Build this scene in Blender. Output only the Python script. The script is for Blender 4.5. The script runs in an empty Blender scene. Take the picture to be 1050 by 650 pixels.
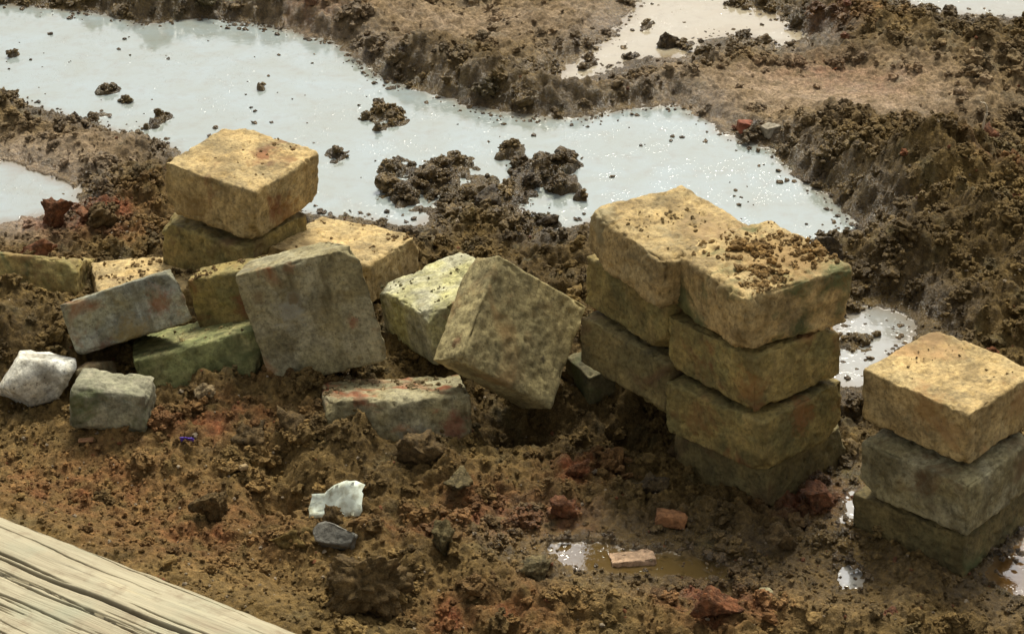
import bpy, bmesh, math, random
import numpy as np
from mathutils import Vector, Matrix, Euler

# ------------------------------------------------------------------ camera, sky, sun, exposure
S = bpy.context.scene
col = S.collection
CAM_H, PITCH, HFOV = 1.6, math.radians(30), math.radians(28)
cd = bpy.data.cameras.new('camera'); cam = bpy.data.objects.new('camera', cd); col.objects.link(cam)
cam.location = (0, 0, CAM_H); cam.rotation_euler = (math.pi/2 - PITCH, 0, 0)
cd.sensor_fit = 'HORIZONTAL'; cd.angle = HFOV; cd.clip_start = 0.05; cd.clip_end = 400
S.camera = cam
SUN_EL, SUN_AZ = math.radians(56), math.radians(12)          # azimuth from +Y towards +X
w = bpy.data.worlds.new('World'); S.world = w; w.use_nodes = True
nt = w.node_tree; nt.nodes.clear()
sky = nt.nodes.new('ShaderNodeTexSky'); sky.sky_type = 'NISHITA'; sky.sun_disc = False
sky.sun_elevation = SUN_EL; sky.sun_rotation = SUN_AZ
sky.air_density = 1.0; sky.dust_density = 4.0; sky.ozone_density = 1.0
hs = nt.nodes.new('ShaderNodeHueSaturation'); hs.inputs['Saturation'].default_value = 0.06
bg = nt.nodes.new('ShaderNodeBackground'); bg.inputs['Strength'].default_value = 0.11
wo = nt.nodes.new('ShaderNodeOutputWorld')
nt.links.new(sky.outputs[0], hs.inputs['Color']); nt.links.new(hs.outputs[0], bg.inputs['Color']); nt.links.new(bg.outputs[0], wo.inputs['Surface'])
sd_ = bpy.data.lights.new('sun', 'SUN'); sun = bpy.data.objects.new('sun', sd_); col.objects.link(sun)
sd_.energy = 2.8; sd_.angle = math.radians(18); sd_.color = (1, .94, .80)
sv = Vector((math.sin(SUN_AZ)*math.cos(SUN_EL), math.cos(SUN_AZ)*math.cos(SUN_EL), math.sin(SUN_EL)))
sun.rotation_euler = (-sv).to_track_quat('-Z', 'Y').to_euler(); sun.location = sv*8
S.view_settings.view_transform = 'Standard'; S.view_settings.look = 'None'
S.view_settings.gamma = 1; S.view_settings.exposure = 0.62; S.view_settings.use_curve_mapping = False

# ------------------------------------------------------------------ pixel directions -> places on the ground
FPX = 525/math.tan(HFOV/2)
def G(px, py, z=0.0):
    dx = (px-525)/FPX; dy = (325-py)/FPX
    cy = math.cos(PITCH)+dy*math.sin(PITCH); cz = -math.sin(PITCH)+dy*math.cos(PITCH)
    t = (z-CAM_H)/cz
    return (dx*t, cy*t, z)

# ------------------------------------------------------------------ noise
def _perm(seed):
    r = np.random.RandomState(seed); p = r.permutation(256); return np.concatenate([p, p, p])
def perlin2(x, y, seed=0):
    p = _perm(seed); xi = np.floor(x).astype(int); yi = np.floor(y).astype(int)
    xf = x-xi; yf = y-yi; xi &= 255; yi &= 255
    u = xf*xf*xf*(xf*(xf*6-15)+10); v = yf*yf*yf*(yf*(yf*6-15)+10)
    def g(ix, iy, dx, dy):
        h = p[p[ix & 255]+(iy & 255)]*(2*math.pi/256); return np.cos(h)*dx+np.sin(h)*dy
    a = g(xi, yi, xf, yf); b = g(xi+1, yi, xf-1, yf); c = g(xi, yi+1, xf, yf-1); d = g(xi+1, yi+1, xf-1, yf-1)
    return (a+(b-a)*u)*(1-v)+(c+(d-c)*u)*v
def fbm2(x, y, f, o=4, seed=0, gain=.5):
    s = 0; a = 1
    for i in range(o):
        s = s+a*perlin2(x*f+17.3*i, y*f-9.1*i, seed+i); f *= 2.03; a *= gain
    return s
_gr = np.random.RandomState(5).normal(size=(256, 3)); _gr /= np.linalg.norm(_gr, axis=1)[:, None]
def perlin3(P, seed=0):
    p = _perm(seed); I = np.floor(P).astype(int); F = P-I
    U = F*F*F*(F*(F*6-15)+10); out = 0
    for i in (0, 1):
        for j in (0, 1):
            for k in (0, 1):
                h = p[(p[(p[(I[:, 0]+i) & 255]+I[:, 1]+j) & 255]+I[:, 2]+k) & 255]
                d = (F-np.array([i, j, k])); w_ = np.prod(np.where(np.array([i, j, k]) == 1, U, 1-U), axis=1)
                out = out+w_*(_gr[h]*d).sum(1)
    return out
def fbm3(P, f, o=4, seed=0, gain=.5):
    s = 0; a = 1
    for i in range(o):
        s = s+a*perlin3(P*f+11.7*i, seed+i); f *= 2.03; a *= gain
    return s
def domes(x, y, size, seed, rmin=.35, rmax=.75, sharp=1.0, p=1.0):
    """lumps: the highest of many random domes"""
    fx = x/size; fy = y/size; ix = np.floor(fx).astype(int); iy = np.floor(fy).astype(int)
    r = np.random.RandomState(seed); T = r.rand(65536, 5).astype(np.float32)
    out = np.zeros_like(x)
    for i in (-1, 0, 1):
        for j in (-1, 0, 1):
            cx = ix+i; cy = iy+j
            h = ((cx*73856093) ^ (cy*19349663)) & 65535
            t = T[h]
            R = rmin+(rmax-rmin)*t[..., 2]
            ang = t[..., 4]*6.283; dx = fx-(cx+t[..., 0]); dy = fy-(cy+t[..., 1])
            c, s = np.cos(ang), np.sin(ang)
            d2 = ((dx*c+dy*s)**2+((dy*c-dx*s)*1.35)**2)/(R*R)
            val = np.clip(1-d2, 0, None)**(.5*sharp)*R*(t[..., 3] < p)*(0.6+.4*t[..., 0])
            out = np.maximum(out, val)
    return out
def sstep(a, b, v):
    t = np.clip((v-a)/(b-a), 0, 1); return t*t*(3-2*t)

# ------------------------------------------------------------------ mesh helpers
def mesh_np(name, V, F, attrs=None, smooth=True):
    V = np.asarray(V, np.float32); F = np.asarray(F, np.int32); k = F.shape[1]
    m = bpy.data.meshes.new(name)
    m.vertices.add(len(V)); m.vertices.foreach_set('co', V.ravel())
    m.loops.add(F.size); m.loops.foreach_set('vertex_index', F.ravel())
    m.polygons.add(len(F)); m.polygons.foreach_set('loop_start', np.arange(0, F.size, k, dtype=np.int32))
    m.polygons.foreach_set('loop_total', np.full(len(F), k, np.int32))
    if smooth: m.polygons.foreach_set('use_smooth', np.ones(len(F), bool))
    m.update(calc_edges=True)
    for n, a in (attrs or {}).items():
        if a.ndim == 2:
            at = m.attributes.new(n, 'FLOAT_COLOR', 'POINT'); c = np.ones((len(V), 4), np.float32); c[:, :3] = a
            at.data.foreach_set('color', c.ravel())
        else:
            at = m.attributes.new(n, 'FLOAT', 'POINT'); at.data.foreach_set('value', a.astype(np.float32))
    return m
def link(name, mesh, mat=None, parent=None, label=None, cat=None, group=None, kind=None, loc=None, eul=None):
    o = bpy.data.objects.new(name, mesh); col.objects.link(o)
    if mat is not None and mesh is not None and not mesh.materials: mesh.materials.append(mat)
    if parent: o.parent = parent
    if label: o['label'] = label
    if cat: o['category'] = cat
    if group: o['group'] = group
    if kind: o['kind'] = kind
    if loc is not None: o.location = loc
    if eul is not None: o.rotation_euler = [math.radians(e) for e in eul]
    return o
def ico(sub):
    bm = bmesh.new(); bmesh.ops.create_icosphere(bm, subdivisions=sub, radius=1)
    V = np.array([v.co for v in bm.verts]); F = np.array([[v.index for v in f.verts] for f in bm.faces]); bm.free()
    return V, F
ICO = {k: ico(k) for k in (1, 2, 3, 4, 5)}
def clod_shape(sub, seed, planes=7, amp=.42):
    V, F = ICO[sub]; r = np.random.RandomState(seed); V = V.copy()
    n = r.normal(size=(planes, 3)); n /= np.linalg.norm(n, axis=1)[:, None] + 1e-9
    for q in n:
        d = V@q; lim = r.uniform(.3, .75); ex = np.clip(d-lim, 0, None); V -= ex[:, None]*q*.92
    d = amp*fbm3(V+seed*3.1, 1.3, 4 if sub > 2 else 2, seed)*1.6
    if sub > 2: d = d+.30*np.abs(fbm3(V-seed, 3.2, 3, seed+3))-.08
    V = V*(1+d)[:, None]*r.uniform(.75, 1.2, 3)
    V -= (V.max(0)+V.min(0))/2; V /= np.abs(V).max()
    return V, F
CLODS = {k: [clod_shape(k, 100+i+k*50) for i in range(16)] for k in (1, 2, 3, 4)}

# ------------------------------------------------------------------ materials
def newmat(name):
    m = bpy.data.materials.new(name); m.use_nodes = True; t = m.node_tree; t.nodes.clear()
    o = t.nodes.new('ShaderNodeOutputMaterial'); b = t.nodes.new('ShaderNodeBsdfPrincipled'); t.links.new(b.outputs[0], o.inputs['Surface'])
    return m, t, b
def N(t, kind, **kw):
    n = t.nodes.new(kind)
    for k, v in kw.items():
        if k in n.inputs: n.inputs[k].default_value = v
        else: setattr(n, k, v)
    return n
def noise(t, co, scale, detail=4, rough=.55, dist=0):
    n = N(t, 'ShaderNodeTexNoise', Scale=scale, Detail=detail, Roughness=rough, Distortion=dist); t.links.new(co, n.inputs['Vector']); return n.outputs['Fac']
def ramp(t, fac, stops):
    n = t.nodes.new('ShaderNodeValToRGB'); e = n.color_ramp.elements
    while len(e) < len(stops): e.new(.5)
    for i, (p, c) in enumerate(stops):
        e[i].position = p; e[i].color = (*c, 1) if not isinstance(c, (int, float)) else (c, c, c, 1)
    t.links.new(fac, n.inputs[0]); return n.outputs[0]
def mix(t, fac, a, b, mode='MIX'):
    n = t.nodes.new('ShaderNodeMix'); n.data_type = 'RGBA'; n.blend_type = mode
    for s, v in ((0, fac), (6, a), (7, b)):
        if hasattr(v, 'is_output'): t.links.new(v, n.inputs[s])
        elif isinstance(v, (int, float)): n.inputs[s].default_value = v if s == 0 else (v, v, v, 1)
        else: n.inputs[s].default_value = (*v, 1)
    return n.outputs[2]
def math_(t, op, a, b):
    n = t.nodes.new('ShaderNodeMath'); n.operation = op
    for i, v in enumerate((a, b)):
        if hasattr(v, 'is_output'): t.links.new(v, n.inputs[i])
        else: n.inputs[i].default_value = v
    return n.outputs[0]
def bump(t, h, strength, dist, prev=None):
    n = N(t, 'ShaderNodeBump', Strength=strength, Distance=dist); t.links.new(h, n.inputs['Height'])
    if prev is not None: t.links.new(prev, n.inputs['Normal'])
    return n.outputs[0]

def mud_material(name, tint=None, inst=False):
    m, t, b = newmat(name)
    geo = t.nodes.new('ShaderNodeNewGeometry'); pos = geo.outputs['Position']
    if tint is None:
        a = N(t, 'ShaderNodeAttribute', attribute_name='Col'); base = a.outputs['Color']
        wa = N(t, 'ShaderNodeAttribute', attribute_name='wet'); wt = wa.outputs['Fac']
        if inst: a.attribute_type = 'INSTANCER'; wa.attribute_type = 'INSTANCER'
    else:
        oc = t.nodes.new('ShaderNodeTexCoord'); pos = oc.outputs['Object']
        base = mix(t, ramp(t, noise(t, pos, 60, 5), [(.35, 0.), (.65, 1.)]), tint[0], tint[1]); wt = tint[2]
    v1 = ramp(t, noise(t, pos, 110, 7, .68), [(.3, .42), (.5, .95), (.7, 1.75)])
    c = mix(t, 1.0, base, v1, 'MULTIPLY')
    v2 = noise(t, pos, 420, 3)
    c = mix(t, ramp(t, v2, [(.55, 0.), (.72, .45)]), c, (.30, .21, .10))
    t.links.new(c, b.inputs['Base Color'])
    r = math_(t, 'MULTIPLY_ADD', wt, -.74); t.nodes[-1].inputs[2].default_value = .92
    rn = math_(t, 'MULTIPLY_ADD', noise(t, pos, 150, 3), .35); t.nodes[-1].inputs[2].default_value = -.17
    rr = math_(t, 'ADD', r, rn); t.links.new(rr, b.inputs['Roughness'])
    sp = math_(t, 'MULTIPLY_ADD', wt, .35); t.nodes[-1].inputs[2].default_value = .12; t.links.new(sp, b.inputs['Specular IOR Level'])
    nb = bump(t, noise(t, pos, 230, 5, .7), .9, .007); nb = bump(t, noise(t, pos, 800, 2), .6, .0016, nb)
    t.links.new(nb, b.inputs['Normal'])
    return m
MUD = mud_material('churned_mud')

def block_material(name, c1, c2, c3, stain, seed, spots=.6, marks=()):
    m, t, b = newmat(name)
    oc = t.nodes.new('ShaderNodeTexCoord'); mp = N(t, 'ShaderNodeMapping'); mp.inputs['Location'].default_value = (seed*1.7, seed*.9, seed*2.3)
    t.links.new(oc.outputs['Object'], mp.inputs['Vector']); p = mp.outputs[0]
    c = mix(t, ramp(t, noise(t, p, 14, 5, .6, .4), [(.42, 0.), (.58, 1.)]), c1, c2)
    c = mix(t, ramp(t, noise(t, p, 30, 5, .65), [(.5, 0.), (.7, .85)]), c, c3)
    g = ramp(t, noise(t, p, 160, 5, .7), [(.28, .42), (.5, 1.0), (.75, 1.45)]); c = mix(t, 1.0, c, g, 'MULTIPLY')
    c = mix(t, ramp(t, noise(t, p, 420, 3, .6), [(.60, 0.), (.72, .55)]), c, tuple(v*.3 for v in c3))
    c = mix(t, ramp(t, noise(t, p, 11, 4, .6, .6), [(.56, 0.), (.66, .9)]), c, stain)
    c = mix(t, 1.0, c, ramp(t, noise(t, p, 24, 3, .6, .5), [(.36, .62), (.52, 1.0), (.66, 1.18)]), 'MULTIPLY')
    ms = N(t, 'ShaderNodeMapping'); ms.inputs['Scale'].default_value = (55, 55, 9); t.links.new(p, ms.inputs['Vector'])
    c = mix(t, ramp(t, noise(t, ms.outputs[0], 1.0, 4, .6), [(.52, 0.), (.68, .6)]), c, tuple(v*.5 for v in c3))
    for (mc, mr, mcol) in marks:                 # stains with a place of their own
        dn = t.nodes.new('ShaderNodeVectorMath'); dn.operation = 'DISTANCE'; t.links.new(oc.outputs['Object'], dn.inputs[0]); dn.inputs[1].default_value = mc
        dd = math_(t, 'ADD', dn.outputs['Value'], math_(t, 'MULTIPLY', math_(t, 'SUBTRACT', noise(t, p, 60, 5, .7), .5), mr*3.6))
        mk = math_(t, 'DIVIDE', dd, mr); c = mix(t, ramp(t, mk, [(.3, .75), (1.0, 0.)]), c, mcol)
    vo = N(t, 'ShaderNodeTexVoronoi', Scale=130.0); t.links.new(p, vo.inputs['Vector'])
    pits = ramp(t, vo.outputs['Distance'], [(.10, 1.), (.22, 0.)])
    pm = ramp(t, noise(t, p, 55, 2), [(.5, 0.), (.62, spots)])
    pp = mix(t, 1.0, pits, pm, 'MULTIPLY'); c = mix(t, pp, c, (.055, .04, .02))
    t.links.new(c, b.inputs['Base Color']); b.inputs['Roughness'].default_value = .82
    b.inputs['Specular IOR Level'].default_value = .3
    nb = bump(t, noise(t, p, 120, 6, .7), .7, .004); nb = bump(t, noise(t, p, 600, 3), .4, .001, nb); nb = bump(t, pp, -.5, .002, nb)
    t.links.new(nb, b.inputs['Normal'])
    return m

def water_material(name, colr):
    m, t, b = newmat(name)
    geo = t.nodes.new('ShaderNodeNewGeometry'); p = geo.outputs['Position']
    sh = N(t, 'ShaderNodeAttribute', attribute_name='shore').outputs['Fac']
    c = mix(t, ramp(t, noise(t, p, 7, 6, .65, .5), [(.35, 0.), (.65, 1.)]), colr, tuple(v*f for v, f in zip(colr, (.92, .86, .76))))
    c = mix(t, ramp(t, math_(t, 'ADD', sh, math_(t, 'MULTIPLY', math_(t, 'SUBTRACT', noise(t, p, 30, 5, .65), .5), .05)), [(.0, 0.), (.03, .75)]), c, (.17, .125, .07))
    t.links.new(c, b.inputs['Base Color']); b.inputs['Roughness'].default_value = .03; b.inputs['IOR'].default_value = 1.9
    nb = bump(t, noise(t, p, 40, 4, .65), .22, .002)
    sp = math_(t, 'MULTIPLY', ramp(t, noise(t, p, 170, 2, .6), [(.60, 0.), (.76, 1.)]), ramp(t, noise(t, p, 12, 3), [(.42, 0.), (.55, 1.)]))
    nb = bump(t, sp, .35, .0012, nb); t.links.new(nb, b.inputs['Normal'])
    return m

# ------------------------------------------------------------------ puddles: traced outlines laid on the ground plane
PUD = {
 'main': [(-60, -5), (0, 5), (60, 10), (110, 16), (150, 26), (185, 20), (215, 18), (260, 25), (300, 33), (345, 45), (370, 66), (400, 84), (440, 95), (475, 108), (515, 116), (560, 122),
          (600, 122), (640, 113), (690, 108), (715, 120), (750, 143), (790, 154), (810, 178), (850, 203), (893, 242), (880, 252), (840, 250), (800, 275), (740, 280), (690, 262), (640, 240), (606, 226), (585, 232), (560, 236), (545, 222), (520, 205),
          (490, 205), (470, 190), (445, 215), (425, 232), (380, 225), (335, 222), (290, 215), (230, 190), (180, 152), (140, 140), (105, 128), (70, 120), (35, 110), (0, 100), (-60, 92)],
 'left': [(-50, 166), (10, 172), (38, 181), (78, 197), (74, 212), (20, 226), (-50, 234)],
 'far': [(562, 88), (590, 66), (628, 40), (652, 12), (668, -12), (728, -14), (748, 3), (792, 18), (834, 40), (802, 47), (762, 34), (724, 42), (700, 58), (652, 60), (612, 76), (582, 90)],
 'corner': [(905, -8), (940, 8), (985, 15), (1050, 19), (1120, 22), (1120, -60), (900, -60)],
 'behind': [(864, 328), (890, 317), (915, 321), (938, 334), (930, 350), (905, 372), (884, 395), (858, 396), (850, 360)],
 'sliver': [(866, 500), (880, 498), (876, 548), (868, 550)],
 'spill': [(858, 566), (870, 560), (890, 580), (884, 602), (858, 604)],
 'brown': [(548, 548), (600, 544), (660, 556), (720, 560), (792, 584), (740, 594), (640, 587), (580, 577)],
 'edge': [(1000, 585), (1040, 545), (1110, 500), (1120, 600), (1040, 606)],
}
LEVEL = {'brown': -.010, 'sliver': -.006, 'spill': -.007, 'edge': -.008, 'left': .004, 'far': .001, 'corner': .002, 'behind': .0015}
PUDW = {k: np.array([G(*q)[:2] for q in v]) for k, v in PUD.items()}
def poly_sd(P, X, Y):
    """signed distance, negative inside"""
    d = np.full(X.shape, 1e9); ins = np.zeros(X.shape, bool); n = len(P)
    for i in range(n):
        a = P[i]; b_ = P[(i+1) % n]; e = b_-a; L = e@e
        t = np.clip(((X-a[0])*e[0]+(Y-a[1])*e[1])/L, 0, 1)
        d = np.minimum(d, (X-a[0]-t*e[0])**2+(Y-a[1]-t*e[1])**2)
        cr = (a[1] > Y) != (b_[1] > Y)
        with np.errstate(divide='ignore', invalid='ignore'):
            xi = (b_[0]-a[0])*(Y-a[1])/(b_[1]-a[1]+1e-12)+a[0]
        ins ^= cr & (X < xi)
    return np.where(ins, -np.sqrt(d), np.sqrt(d))

# banks, heaps and tracks: (px, py, radius m, height m, stretch along x)
HEAPS = [(150, 2, .14, .05, 2), (260, 8, .12, .05, 2), (360, 30, .09, .05, 1.5), (430, 70, .10, .065, 1.5), (510, 92, .09, .06, 1.6), (590, 106, .05, .04, 2), (670, 98, .05, .035, 1.8), (730, 100, .07, .04, 1.3),
  (850, 28, .07, .035, 2.0), (930, 50, .09, .045, 1.6), (1020, 72, .10, .05, 1.4), (860, 150, .10, .06, 1.2), (930, 190, .15, .08, 1.1), (1000, 230, .17, .09, 1.1), (1040, 300, .15, .08, 1), (920, 280, .08, .05, 1.3),
  (850, 262, .045, .035, 1), (40, 125, .07, .05, 1.8), (110, 160, .07, .05, 1.6), (160, 200, .09, .05, 1), (110, 230, .07, .03, 1.3), (30, 330, .08, .04, 1), (15, 350, .07, .05, 1),
  (545, 235, .06, .03, 1.5), (250, 400, .05, .04, 2.0), (310, 415, .05, .035, 1.2), (340, 455, .06, .045, 1.3), (430, 480, .07, .035, 1.5), (300, 560, .05, .03, 1.5), (385, 605, .06, .05, 1.1), (460, 570, .10, .03, 1.4),
  (200, 440, .10, .03, 2), (600, 500, .08, .02, 1.4), (760, 520, .05, .02, 1.2), (700, 630, .12, .03, 1.6), (900, 620, .12, .03, 1.5), (560, 620, .10, .03, 1.5)]
HOLES = [(290, 505, .035, .05, 1.0), (530, 425, .05, .05, 1.4), (635, 432, .05, .05, 1.3), (280, 470, .03, .03, 1), (320, 525, .03, .02, 1)]
ISLES = [(390, 118, .028, .045, 1.3), (402, 128, .02, .03, 1.6), (272, 90, .014, .028, 1), (555, 178, .045, .045, 1.3), (525, 157, .025, .035, 1.4), (575, 190, .03, .035, 1.2), (110, 95, .02, .03, 1.2), (132, 105, .014, .02, 2.2), (95, 122, .022, .022, 2.2), (165, 122, .016, .028, 2.0), (150, 132, .012, .02, 2.2),
  (10, 58, .014, .025, 1.2), (345, 160, .02, .025, 1.6), (405, 175, .028, .035, 1.4), (440, 188, .05, .035, 1.8), (470, 170, .02, .025, 2.2), (490, 205, .06, .035, 1.8), (415, 205, .03, .03, 1.4), (600, 205, .012, .02, 1.5), (685, 45, .02, .02, 1), (560, 228, .022, .04, 1), (620, 35, .02, .015, 1), (640, 50, .015, .012, 1), (604, 66, .02, .02, 2), (645, 60, .018, .02, 2), (700, 48, .02, .02, 2), (662, 28, .015, .02, 2), (884, 352, .03, .03, 1.6), (900, 345, .014, .02, 1)]
def gauss(X, Y, px, py, r, h, st, ang=0.0):
    x0, y0, _ = G(px, py); ca, sa = math.cos(ang), math.sin(ang); dx = (X-x0)*ca+(Y-y0)*sa; dy = (Y-y0)*ca-(X-x0)*sa
    return h*np.exp(-((dx/(r*st))**2+(dy/r)**2))

# --- wood beam frame, needed by the ground too
WA = np.array(G(0, 519, .05)); WB = np.array(G(318, 642, .05))
WU = (WB-WA)/np.linalg.norm(WB-WA); WN = np.array([WU[1], -WU[0], 0])     # WN points to the camera side

# regions in the plan that are paler and flat (old tracks) or drier and redder
PALE = [(830, 98, .17, 1.1, 1.6), (880, 100, .16, 1.1, 1.6), (480, 25, .2, .75, 1.6), (600, 15, .15, .7, 1.2), (400, 5, .12, .6, 2), (690, 60, .07, .5, 1.2), (60, 170, .10, .8, 1.6), (10, 160, .08, .8, 1.5), (15, 235, .07, .8, 1.6), (930, 130, .12, .5, 1.4), (980, 100, .12, .45, 2)]
GRAV = [(60, 480, .16, 1, 1.6), (160, 520, .16, 1, 1.6), (260, 590, .12, 1, 1.4), (90, 420, .10, .7, 1.5), (450, 630, .12, .7, 1.4), (620, 620, .12, .8, 1.6), (800, 630, .14, .8, 1.5), (980, 630, .12, .7, 1.2), (560, 520, .10, .6, 1.5)]
REDD = [(100, 232, .06, .9, 1.4), (60, 232, .04, .9, 1.3), (125, 245, .04, .6, 1), (590, 480, .04, .9, 1.2), (575, 525, .035, .8, 1.3), (735, 628, .05, 1, 1.3), (500, 520, .06, .6, 1.4), (430, 545, .05, .5, 1.5), (335, 20, .06, .6, 1.2), (220, 440, .05, .7, 2), (300, 395, .03, .4, 2), (865, 30, .06, .4, 1.6), (830, 510, .04, .8, 1.3),
  (80, 500, .10, .5, 1.5), (200, 540, .10, .45, 1.5), (840, 80, .07, .35, 1.5), (900, 90, .06, .35, 1.3), (1020, 210, .05, .4, 1), (930, 160, .04, .5, 1), (460, 640, .04, .8, 1), (540, 640, .05, .6, 1)]

def terrain(X, Y):
    """height, colour, wetness, clod weight of the mud"""
    wx = X+.02*fbm2(X, Y, 14, 2, 71); wy = Y+.02*fbm2(X, Y, 14, 2, 83)
    jag = .016*fbm2(X, Y, 16, 3, 3)+.011*fbm2(X, Y, 50, 3, 9)
    sd = np.full(X.shape, 1e9)
    sds = {}
    for k_, P in PUDW.items(): sds[k_] = poly_sd(P, X, Y)+jag; sd = np.minimum(sd, sds[k_])
    sd = sd-jag
    sd = sd+jag
    base = np.where(sd < 0, -.045*sstep(0, .035, -sd)-.004, .020*sstep(-.005, .05, sd))
    heap = 0; hole = 0; isle = 0; pale = 0; grav = 0; red = 0
    for q in HEAPS: heap = heap+gauss(X, Y, *q)
    for q in HOLES: hole = hole+gauss(X, Y, *q)
    for q in ISLES: isle = np.maximum(isle, gauss(wx, wy, *q, ang=.7))
    for q in PALE: pale = np.maximum(pale, gauss(wx, wy, *q))
    for q in GRAV: grav = np.maximum(grav, gauss(wx, wy, *q))
    for q in REDD: red = np.maximum(red, gauss(wx, wy, *q))
    heap = heap*(1+.5*fbm2(X, Y, 9, 3, 21))*sstep(-.02, .10, sd)
    land = sstep(-.008, .03, sd)
    isl = isle*(1+1.1*fbm2(X, Y, 40, 3, 31)); base = np.where(sd < .02, np.maximum(base, -.016+.031*sstep(.002, .020, isl)), base)
    land = np.maximum(land, sstep(.008, .02, isl)*.7)
    rough = np.clip(1-.85*pale-.55*grav, .10, 1)*(.62+.38*sstep(.0, .07, sd))
    q1 = .0075*fbm2(X, Y, 34, 3, 33); q2 = .0075*fbm2(X, Y, 34, 3, 34)
    ax_, ay_ = wx+q1, wy+q2
    det = .030*domes(ax_, ay_, .060, 1, p=.7, sharp=1.3)+.018*domes(ax_+3, ay_, .031, 2, p=.85, sharp=1.2)+.011*domes(ax_+q2*.4, ay_+5+q1*.4, .016, 4)+.007*np.abs(fbm2(X, Y, 40, 3, 38))
    bx_, by_ = X+.004*fbm2(X, Y, 110, 2, 35), Y+.004*fbm2(X, Y, 110, 2, 36)
    fine = .0075*domes(bx_+1, by_+7, .0095, 6)+.0045*fbm2(X, Y, 130, 2, 44)
    h = base+heap*.8-hole+land*(det*rough+fine*(.55+.45*rough)-.010*rough)+land*.012*fbm2(X, Y, 5, 3, 15)
    fg = 1-sstep(2.45, 2.8, Y); h = h-land*(.012+.020*fg)
    # soil banked against the old beam
    v = (X-WA[0])*WN[0]+(Y-WA[1])*WN[1]; u = (X-WA[0])*WU[0]+(Y-WA[1])*WU[1]
    nb = sstep(-.14, -.01, v); h = h*(1-nb)+nb*(.036+.5*(h-.0)); h = np.where(v > .015, h-.5*np.clip(v-.015, 0, .05), h)
    for k_, q in sds.items():
        lv = LEVEL.get(k_, 0.0)+.003+.003*fbm2(X, Y, 90, 1, 5); h = np.where((q > .008) & (q < .06), np.maximum(h, lv), h)
    # colour
    n1 = fbm2(X, Y, 7, 4, 51); n2 = fbm2(X, Y, 30, 3, 61); n3 = fbm2(X, Y, 18, 3, 91)
    def C(c): return np.array(c)
    k = sstep(-.5, .6, n1+.5*n2)[..., None]
    c = C((.088, .056, .017))*(1-k)+C((.165, .108, .034))*k
    k = (sstep(.15, .7, n3))[..., None]*.5; c = c*(1-k)+C((.105, .092, .034))*k
    k = np.clip(grav*(.8+.5*n2), 0, 1)[..., None]; c = c*(1-k)+C((.222, .142, .050))*k
    k = np.clip(pale*(.8+.6*n2), 0, 1)[..., None]; c = c*(1-k)+C((.36, .262, .165))*k
    k = np.clip(red*(.75+1.3*n2), 0, .9)[..., None]; c = c*(1-k)+C((.20, .062, .024))*k
    c = c*(1-.15*sstep(.004, .015, isle)*(sd < .02))[..., None]
    wet = np.clip(1.15-sstep(.0, .13, sd)-.15*pale, .05, 1)*(1-.5*grav); wet = np.maximum(wet, .16+.35*n3-.3*grav)
    wet = np.clip(wet, 0, 1)
    c = c*(1-.16*wet[..., None]*(h < .02)[..., None])
    cw = land*np.clip(.06+1.1*rough, 0, 1)*(.5+.9*sstep(-.3, .5, n1))*(1-.5*grav)
    return h, c, wet, cw, sd, v, grav, np.clip(pale, 0, 1)

def axis(lo, hi, s0, s1, far):
    xs = [lo]
    while xs[-1] < hi: xs.append(xs[-1]+s0+(s1-s0)*(xs[-1]-lo)/(hi-lo))
    st = s1; r = []; a = xs[-1]
    while a < far: st *= 1.32; a += st; r.append(a)
    st = s0; l = []; a = lo
    while a > -far: st *= 1.32; a -= st; l.append(a)
    return np.array(l[::-1]+xs+r), len(l), len(l)+len(xs)
XS, xi0, xi1 = axis(-1.28, 1.28, .0030, .0030, 90)
YS, yi0, yi1 = axis(1.74, 4.42, .0025, .0042, 90)
GX, GY = np.meshgrid(XS, YS)
HT, CT, WT, CW, SDT, VT, GRT, PLT = terrain(GX, GY)
nx, ny = len(XS), len(YS)
idx = np.arange(nx*ny).reshape(ny, nx)
Fq = np.stack([idx[:-1, :-1], idx[:-1, 1:], idx[1:, 1:], idx[1:, :-1]], -1).reshape(-1, 4)
link('ground', mesh_np('ground', np.stack([GX, GY, HT], -1).reshape(-1, 3), Fq, {'Col': CT.reshape(-1, 3), 'wet': WT.ravel()}), MUD, kind='structure')
def hat(x, y):
    """terrain lookups at scattered points"""
    i = np.clip(np.searchsorted(XS, x), 1, nx-1); j = np.clip(np.searchsorted(YS, y), 1, ny-1); return j, i

def put(px, py, lift=0.0):
    """a spot on the mud seen in direction (px, py)"""
    x, y, z = G(px, py)
    for _ in range(4):
        j, i = hat(np.array([x]), np.array([y])); x, y, z = G(px, py, float(HT[j[0], i[0]]))
    return Vector((x, y, z+lift))
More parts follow.
